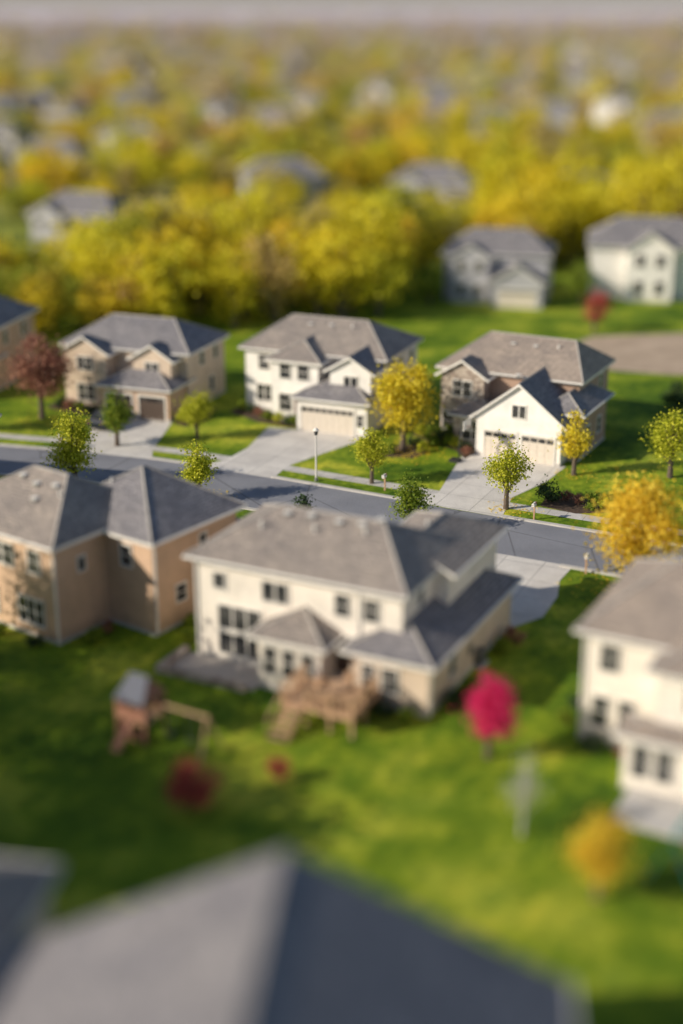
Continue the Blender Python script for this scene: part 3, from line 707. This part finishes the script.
# ------------------------------------------------------------ small objects
s=HB()
s.tube('pole',M['trim'],[(0,0,0),(0,0,3.6)],[.075,.055],10); s.tube('base',M['metal'],[(0,0,0),(0,0,.25)],[.16,.12],10)
s.tube('lantern',M['glass'],[(0,0,3.6),(0,0,3.95)],[.12,.19],8); s.tube('lantern_cap',M['trim'],[(0,0,3.95),(0,0,4.02),(0,0,4.18)],[.24,.2,.03],8)
s.finish('street_lamp',(-1.9,99.8,0),0)
def mailbox(x,y,a):
    s=HB(); s.box('post',M['wood'],-.05,.05,-.05,.05,0,1.05); s.box('arm',M['wood'],-.04,.04,-.35,.25,.98,1.05)
    s.box('box',M['trim'],-.1,.1,-.38,.12,1.051,1.2); s.tube('box_top',M['trim'],[(0,-.38,1.2),(0,.12,1.2)],[.1,.1],10); s.box('flag',M['redwood'] ,.101,.115,-.1,.1,1.2,1.35)
    s.finish('mailbox',(x,y,.0),a)
mailbox(13.4,91.4,-26); mailbox(3.2,97.6,-26); mailbox(-22.6,107.9,-18); mailbox(15.4,81.6,154)
s=HB()
s.tube('pole',M['dark'],[(0,0,0),(0,0,2.6),(0,-.5,3.1)],[.06,.06,.05],8); s.box('backboard',M['trim'],-.65,.65,-.62,-.57,2.75,3.5); s.box('base',M['dark'],-.4,.4,-.1,.7,0,.2)
pts_=[(.23*math.cos(t),-.85+.23*math.sin(t),3.0) for t in np.linspace(0,6.283,17)]
s.tube('rim',M['redwood'],pts_,[.02]*17,5)
for k in range(8):
    t=k*.785; s.tube('net',M['trim'],[(.23*math.cos(t),-.85+.23*math.sin(t),3.0),(.12*math.cos(t+.3),-.85+.12*math.sin(t+.3),2.6)],[.01,.01],3)
s.finish('basketball_hoop',(9.2,104.4,0),60)
# car
def car(x,y,a,mat):
    V=[];F=[]
    prof=[(-2.2,.35),(-2.25,.75),(-2.1,.98),(-1.45,1.05),(-1.0,1.42),(.35,1.46),(1.05,1.02),(1.95,.9),(2.2,.7),(2.2,.35)]
    n=len(prof)
    for sy in (-1,-.93,.93,1):
        for (px,pz) in prof:
            top=pz>1.1; w=.9 if abs(sy)==1 else .84
            yy=(w-.16*(1 if top else 0))*(1 if sy>0 else -1); V.append((px,yy*(1 if abs(sy)<1 else 1),pz-(0.05 if abs(sy)==1 and pz>.8 else 0)))
    for r_ in range(3):
        for i in range(n):
            a0,a1=r_*n+i,r_*n+(i+1)%n; F.append((a0,a1,a1+n,a0+n))
    F.append(tuple(range(n))); F.append(tuple(range(3*n,4*n))[::-1])
    e=empty('parked_car',(x,y,.02),R(a)); mesh_obj('body',V,F,[mat],parent=e)
    g=HB()
    for sy in (-1,1):
        g.poly('side_windows',M['glass'],[(-1.3,sy*.905,1.02),(.85,sy*.905,1.02),(.3,sy*.76,1.37),(-.95,sy*.76,1.37)])
        for wx in (-1.4,1.4):
            g.tube('wheels',M['dark'],[(wx,sy*.72,.33),(wx,sy*.93,.33)],[.33,.33],18); g.tube('hubcaps',M['metal'],[(wx,sy*.93,.33),(wx,sy*.95,.33)],[.2,.17],12)
        g.box('headlights',M['trim'],2.17,2.23,sy*.7-.15,sy*.7+.15,.62,.76); g.box('tail_lights',M['redwood'],-2.27,-2.2,sy*.7-.13,sy*.7+.13,.7,.9)
    g.poly('windscreen',M['glass'],[(1.03,-.72,1.06),(1.03,.72,1.06),(.42,.62,1.46),(.42,-.62,1.46)])
    g.poly('rear_window',M['glass'],[(-1.48,-.7,1.08),(-1.48,.7,1.08),(-1.06,.62,1.43),(-1.06,-.62,1.43)])
    for n_,(v,f,m) in g.p.items(): mesh_obj(n_,v,f,[m],parent=e)
car(-19.8,114.6,70,plain('dark_car_paint',(.02,.025,.04),.25))
# play set
s=HB()
for x in (-.9,.9):
    for y in (-.9,.9): s.box('posts',M['redwood'],x-.06,x+.06,y-.06,y+.06,0,2.6)
s.box('platform',M['wood'],-.95,.95,-.95,.95,1.25,1.33)
for z in (1.4,1.58,1.76,1.94):
    s.box('side_boards',M['redwood'],-.98,.98,-.99,-.95,z,z+.14); s.box('side_boards',M['redwood'],-.99,-.95,-.94,.94,z,z+.14); s.box('side_boards',M['redwood'],-.98,.98,.95,.99,z,z+.14)
for z in (.15,.33,.51,.69): s.box('lower_panels',M['redwood'],-.98,.98,-.99,-.95,z,z+.15); s.box('lower_panels',M['redwood'],-.99,-.95,-.94,.94,z,z+.15)
sl=plain('dark_canopy',(.10,.11,.15),.7)
s.poly('roof_canopy',sl,[(-1.0,-1.1,2.5),(1.0,-1.1,2.5),(.6,0,3.7),(-.6,0,3.7)]); s.poly('roof_canopy',sl,[(1.0,1.1,2.5),(-1.0,1.1,2.5),(-.6,0,3.7),(.6,0,3.7)])
s.poly('gable',M['redwood'],[(.95,-1.05,2.5),(.95,1.05,2.5),(.59,0,3.65)]); s.poly('gable',M['redwood'],[(-.95,-1.05,2.5),(-.95,1.05,2.5),(-.59,0,3.65)])
s.tube('swing_beam',M['wood'],[(.9,0,2.25),(4.5,0,2.25)],[.08,.08],6)
for sy in (-1,1): s.tube('swing_legs',M['wood'],[(4.4,0,2.3),(4.6,sy*1.1,0)],[.06,.06],6)
for x in (1.9,3.3):
    s.box('swing_seats',M['dark'],x-.25,x+.25,-.12,.12,.55,.6)
    for q in (-.23,.23): s.tube('swing_chains',M['metal'],[(x+q,0,.6),(x+q,0,2.2)],[.015,.015],4)
s.poly('slide',M['redwood'],[(-.3,-.95,1.3),(.3,-.95,1.3),(.3,-2.4,.15),(-.3,-2.4,.15)])
for x in (-.3,.3): s.poly('slide_sides',M['wood'],[(x,-.95,1.3),(x,-.95,1.5),(x,-2.4,.32),(x,-2.4,.15)])
s.finish('wooden_playset',(-9.8,61.0,0),-30,.9)
s=HB(); tl=plain('teal_plastic',(.02,.30,.30),.4)
for x in (-1.8,1.8):
    for sy in (-1,1): s.tube('frame_legs',tl,[(x,0,2.2),(x,sy*1.0,0)],[.06,.06],6)
s.tube('top_bar',tl,[(-1.8,0,2.2),(1.8,0,2.2)],[.06,.06],8)
for x in (-.8,.8):
    s.box('swing_seats',M['redwood'],x-.25,x+.25,-.12,.12,.5,.55)
    for q in (-.23,.23): s.tube('swing_chains',M['metal'],[(x+q,0,.55),(x+q,0,2.2)],[.015,.015],4)
s.finish('swing_set',(14.3,50.0,0),60)
# ------------------------------------------------------------ light, world, camera
el=26; sx,sy=-.95,-.31
w=bpy.data.worlds.new('World'); scene.world=w; w.use_nodes=True; nt=w.node_tree; nt.nodes.clear()
o=nt.nodes.new('ShaderNodeOutputWorld'); bg=nt.nodes.new('ShaderNodeBackground'); sk=nt.nodes.new('ShaderNodeTexSky')
sk.sky_type='NISHITA'; sk.sun_disc=False; sk.sun_elevation=R(el); sk.sun_rotation=math.atan2(sx,sy); sk.dust_density=.8; sk.ozone_density=1.6
nt.links.new(sk.outputs[0],bg.inputs[0]); nt.links.new(bg.outputs[0],o.inputs[0]); bg.inputs[1].default_value=.10
ld=bpy.data.lights.new('sun','SUN'); ld.energy=5; ld.angle=R(.5); ld.color=(1,.90,.73)
ld.energy=5.0
lo=bpy.data.objects.new('sun',ld); COL.objects.link(lo)
dv=Vector((sx*math.cos(R(el)),sy*math.cos(R(el)),math.sin(R(el))))
lo.rotation_euler=dv.to_track_quat('Z','Y').to_euler(); lo.location=(-60,20,80)
cd=bpy.data.cameras.new('camera'); co=bpy.data.objects.new('camera',cd); COL.objects.link(co); scene.camera=co
cd.sensor_fit='VERTICAL'; cd.sensor_height=200; cd.sensor_width=200; cd.lens=1400/1024*200
co.location=(0,0,34); co.rotation_euler=(R(90-20.09),0,0); cd.clip_end=20000; cd.clip_start=.5
cd.dof.use_dof=True; cd.dof.focus_distance=97; cd.dof.aperture_fstop=cd.lens/1000/2.15
scene.view_settings.view_transform='Standard'; scene.view_settings.look='None'; scene.view_settings.exposure=0
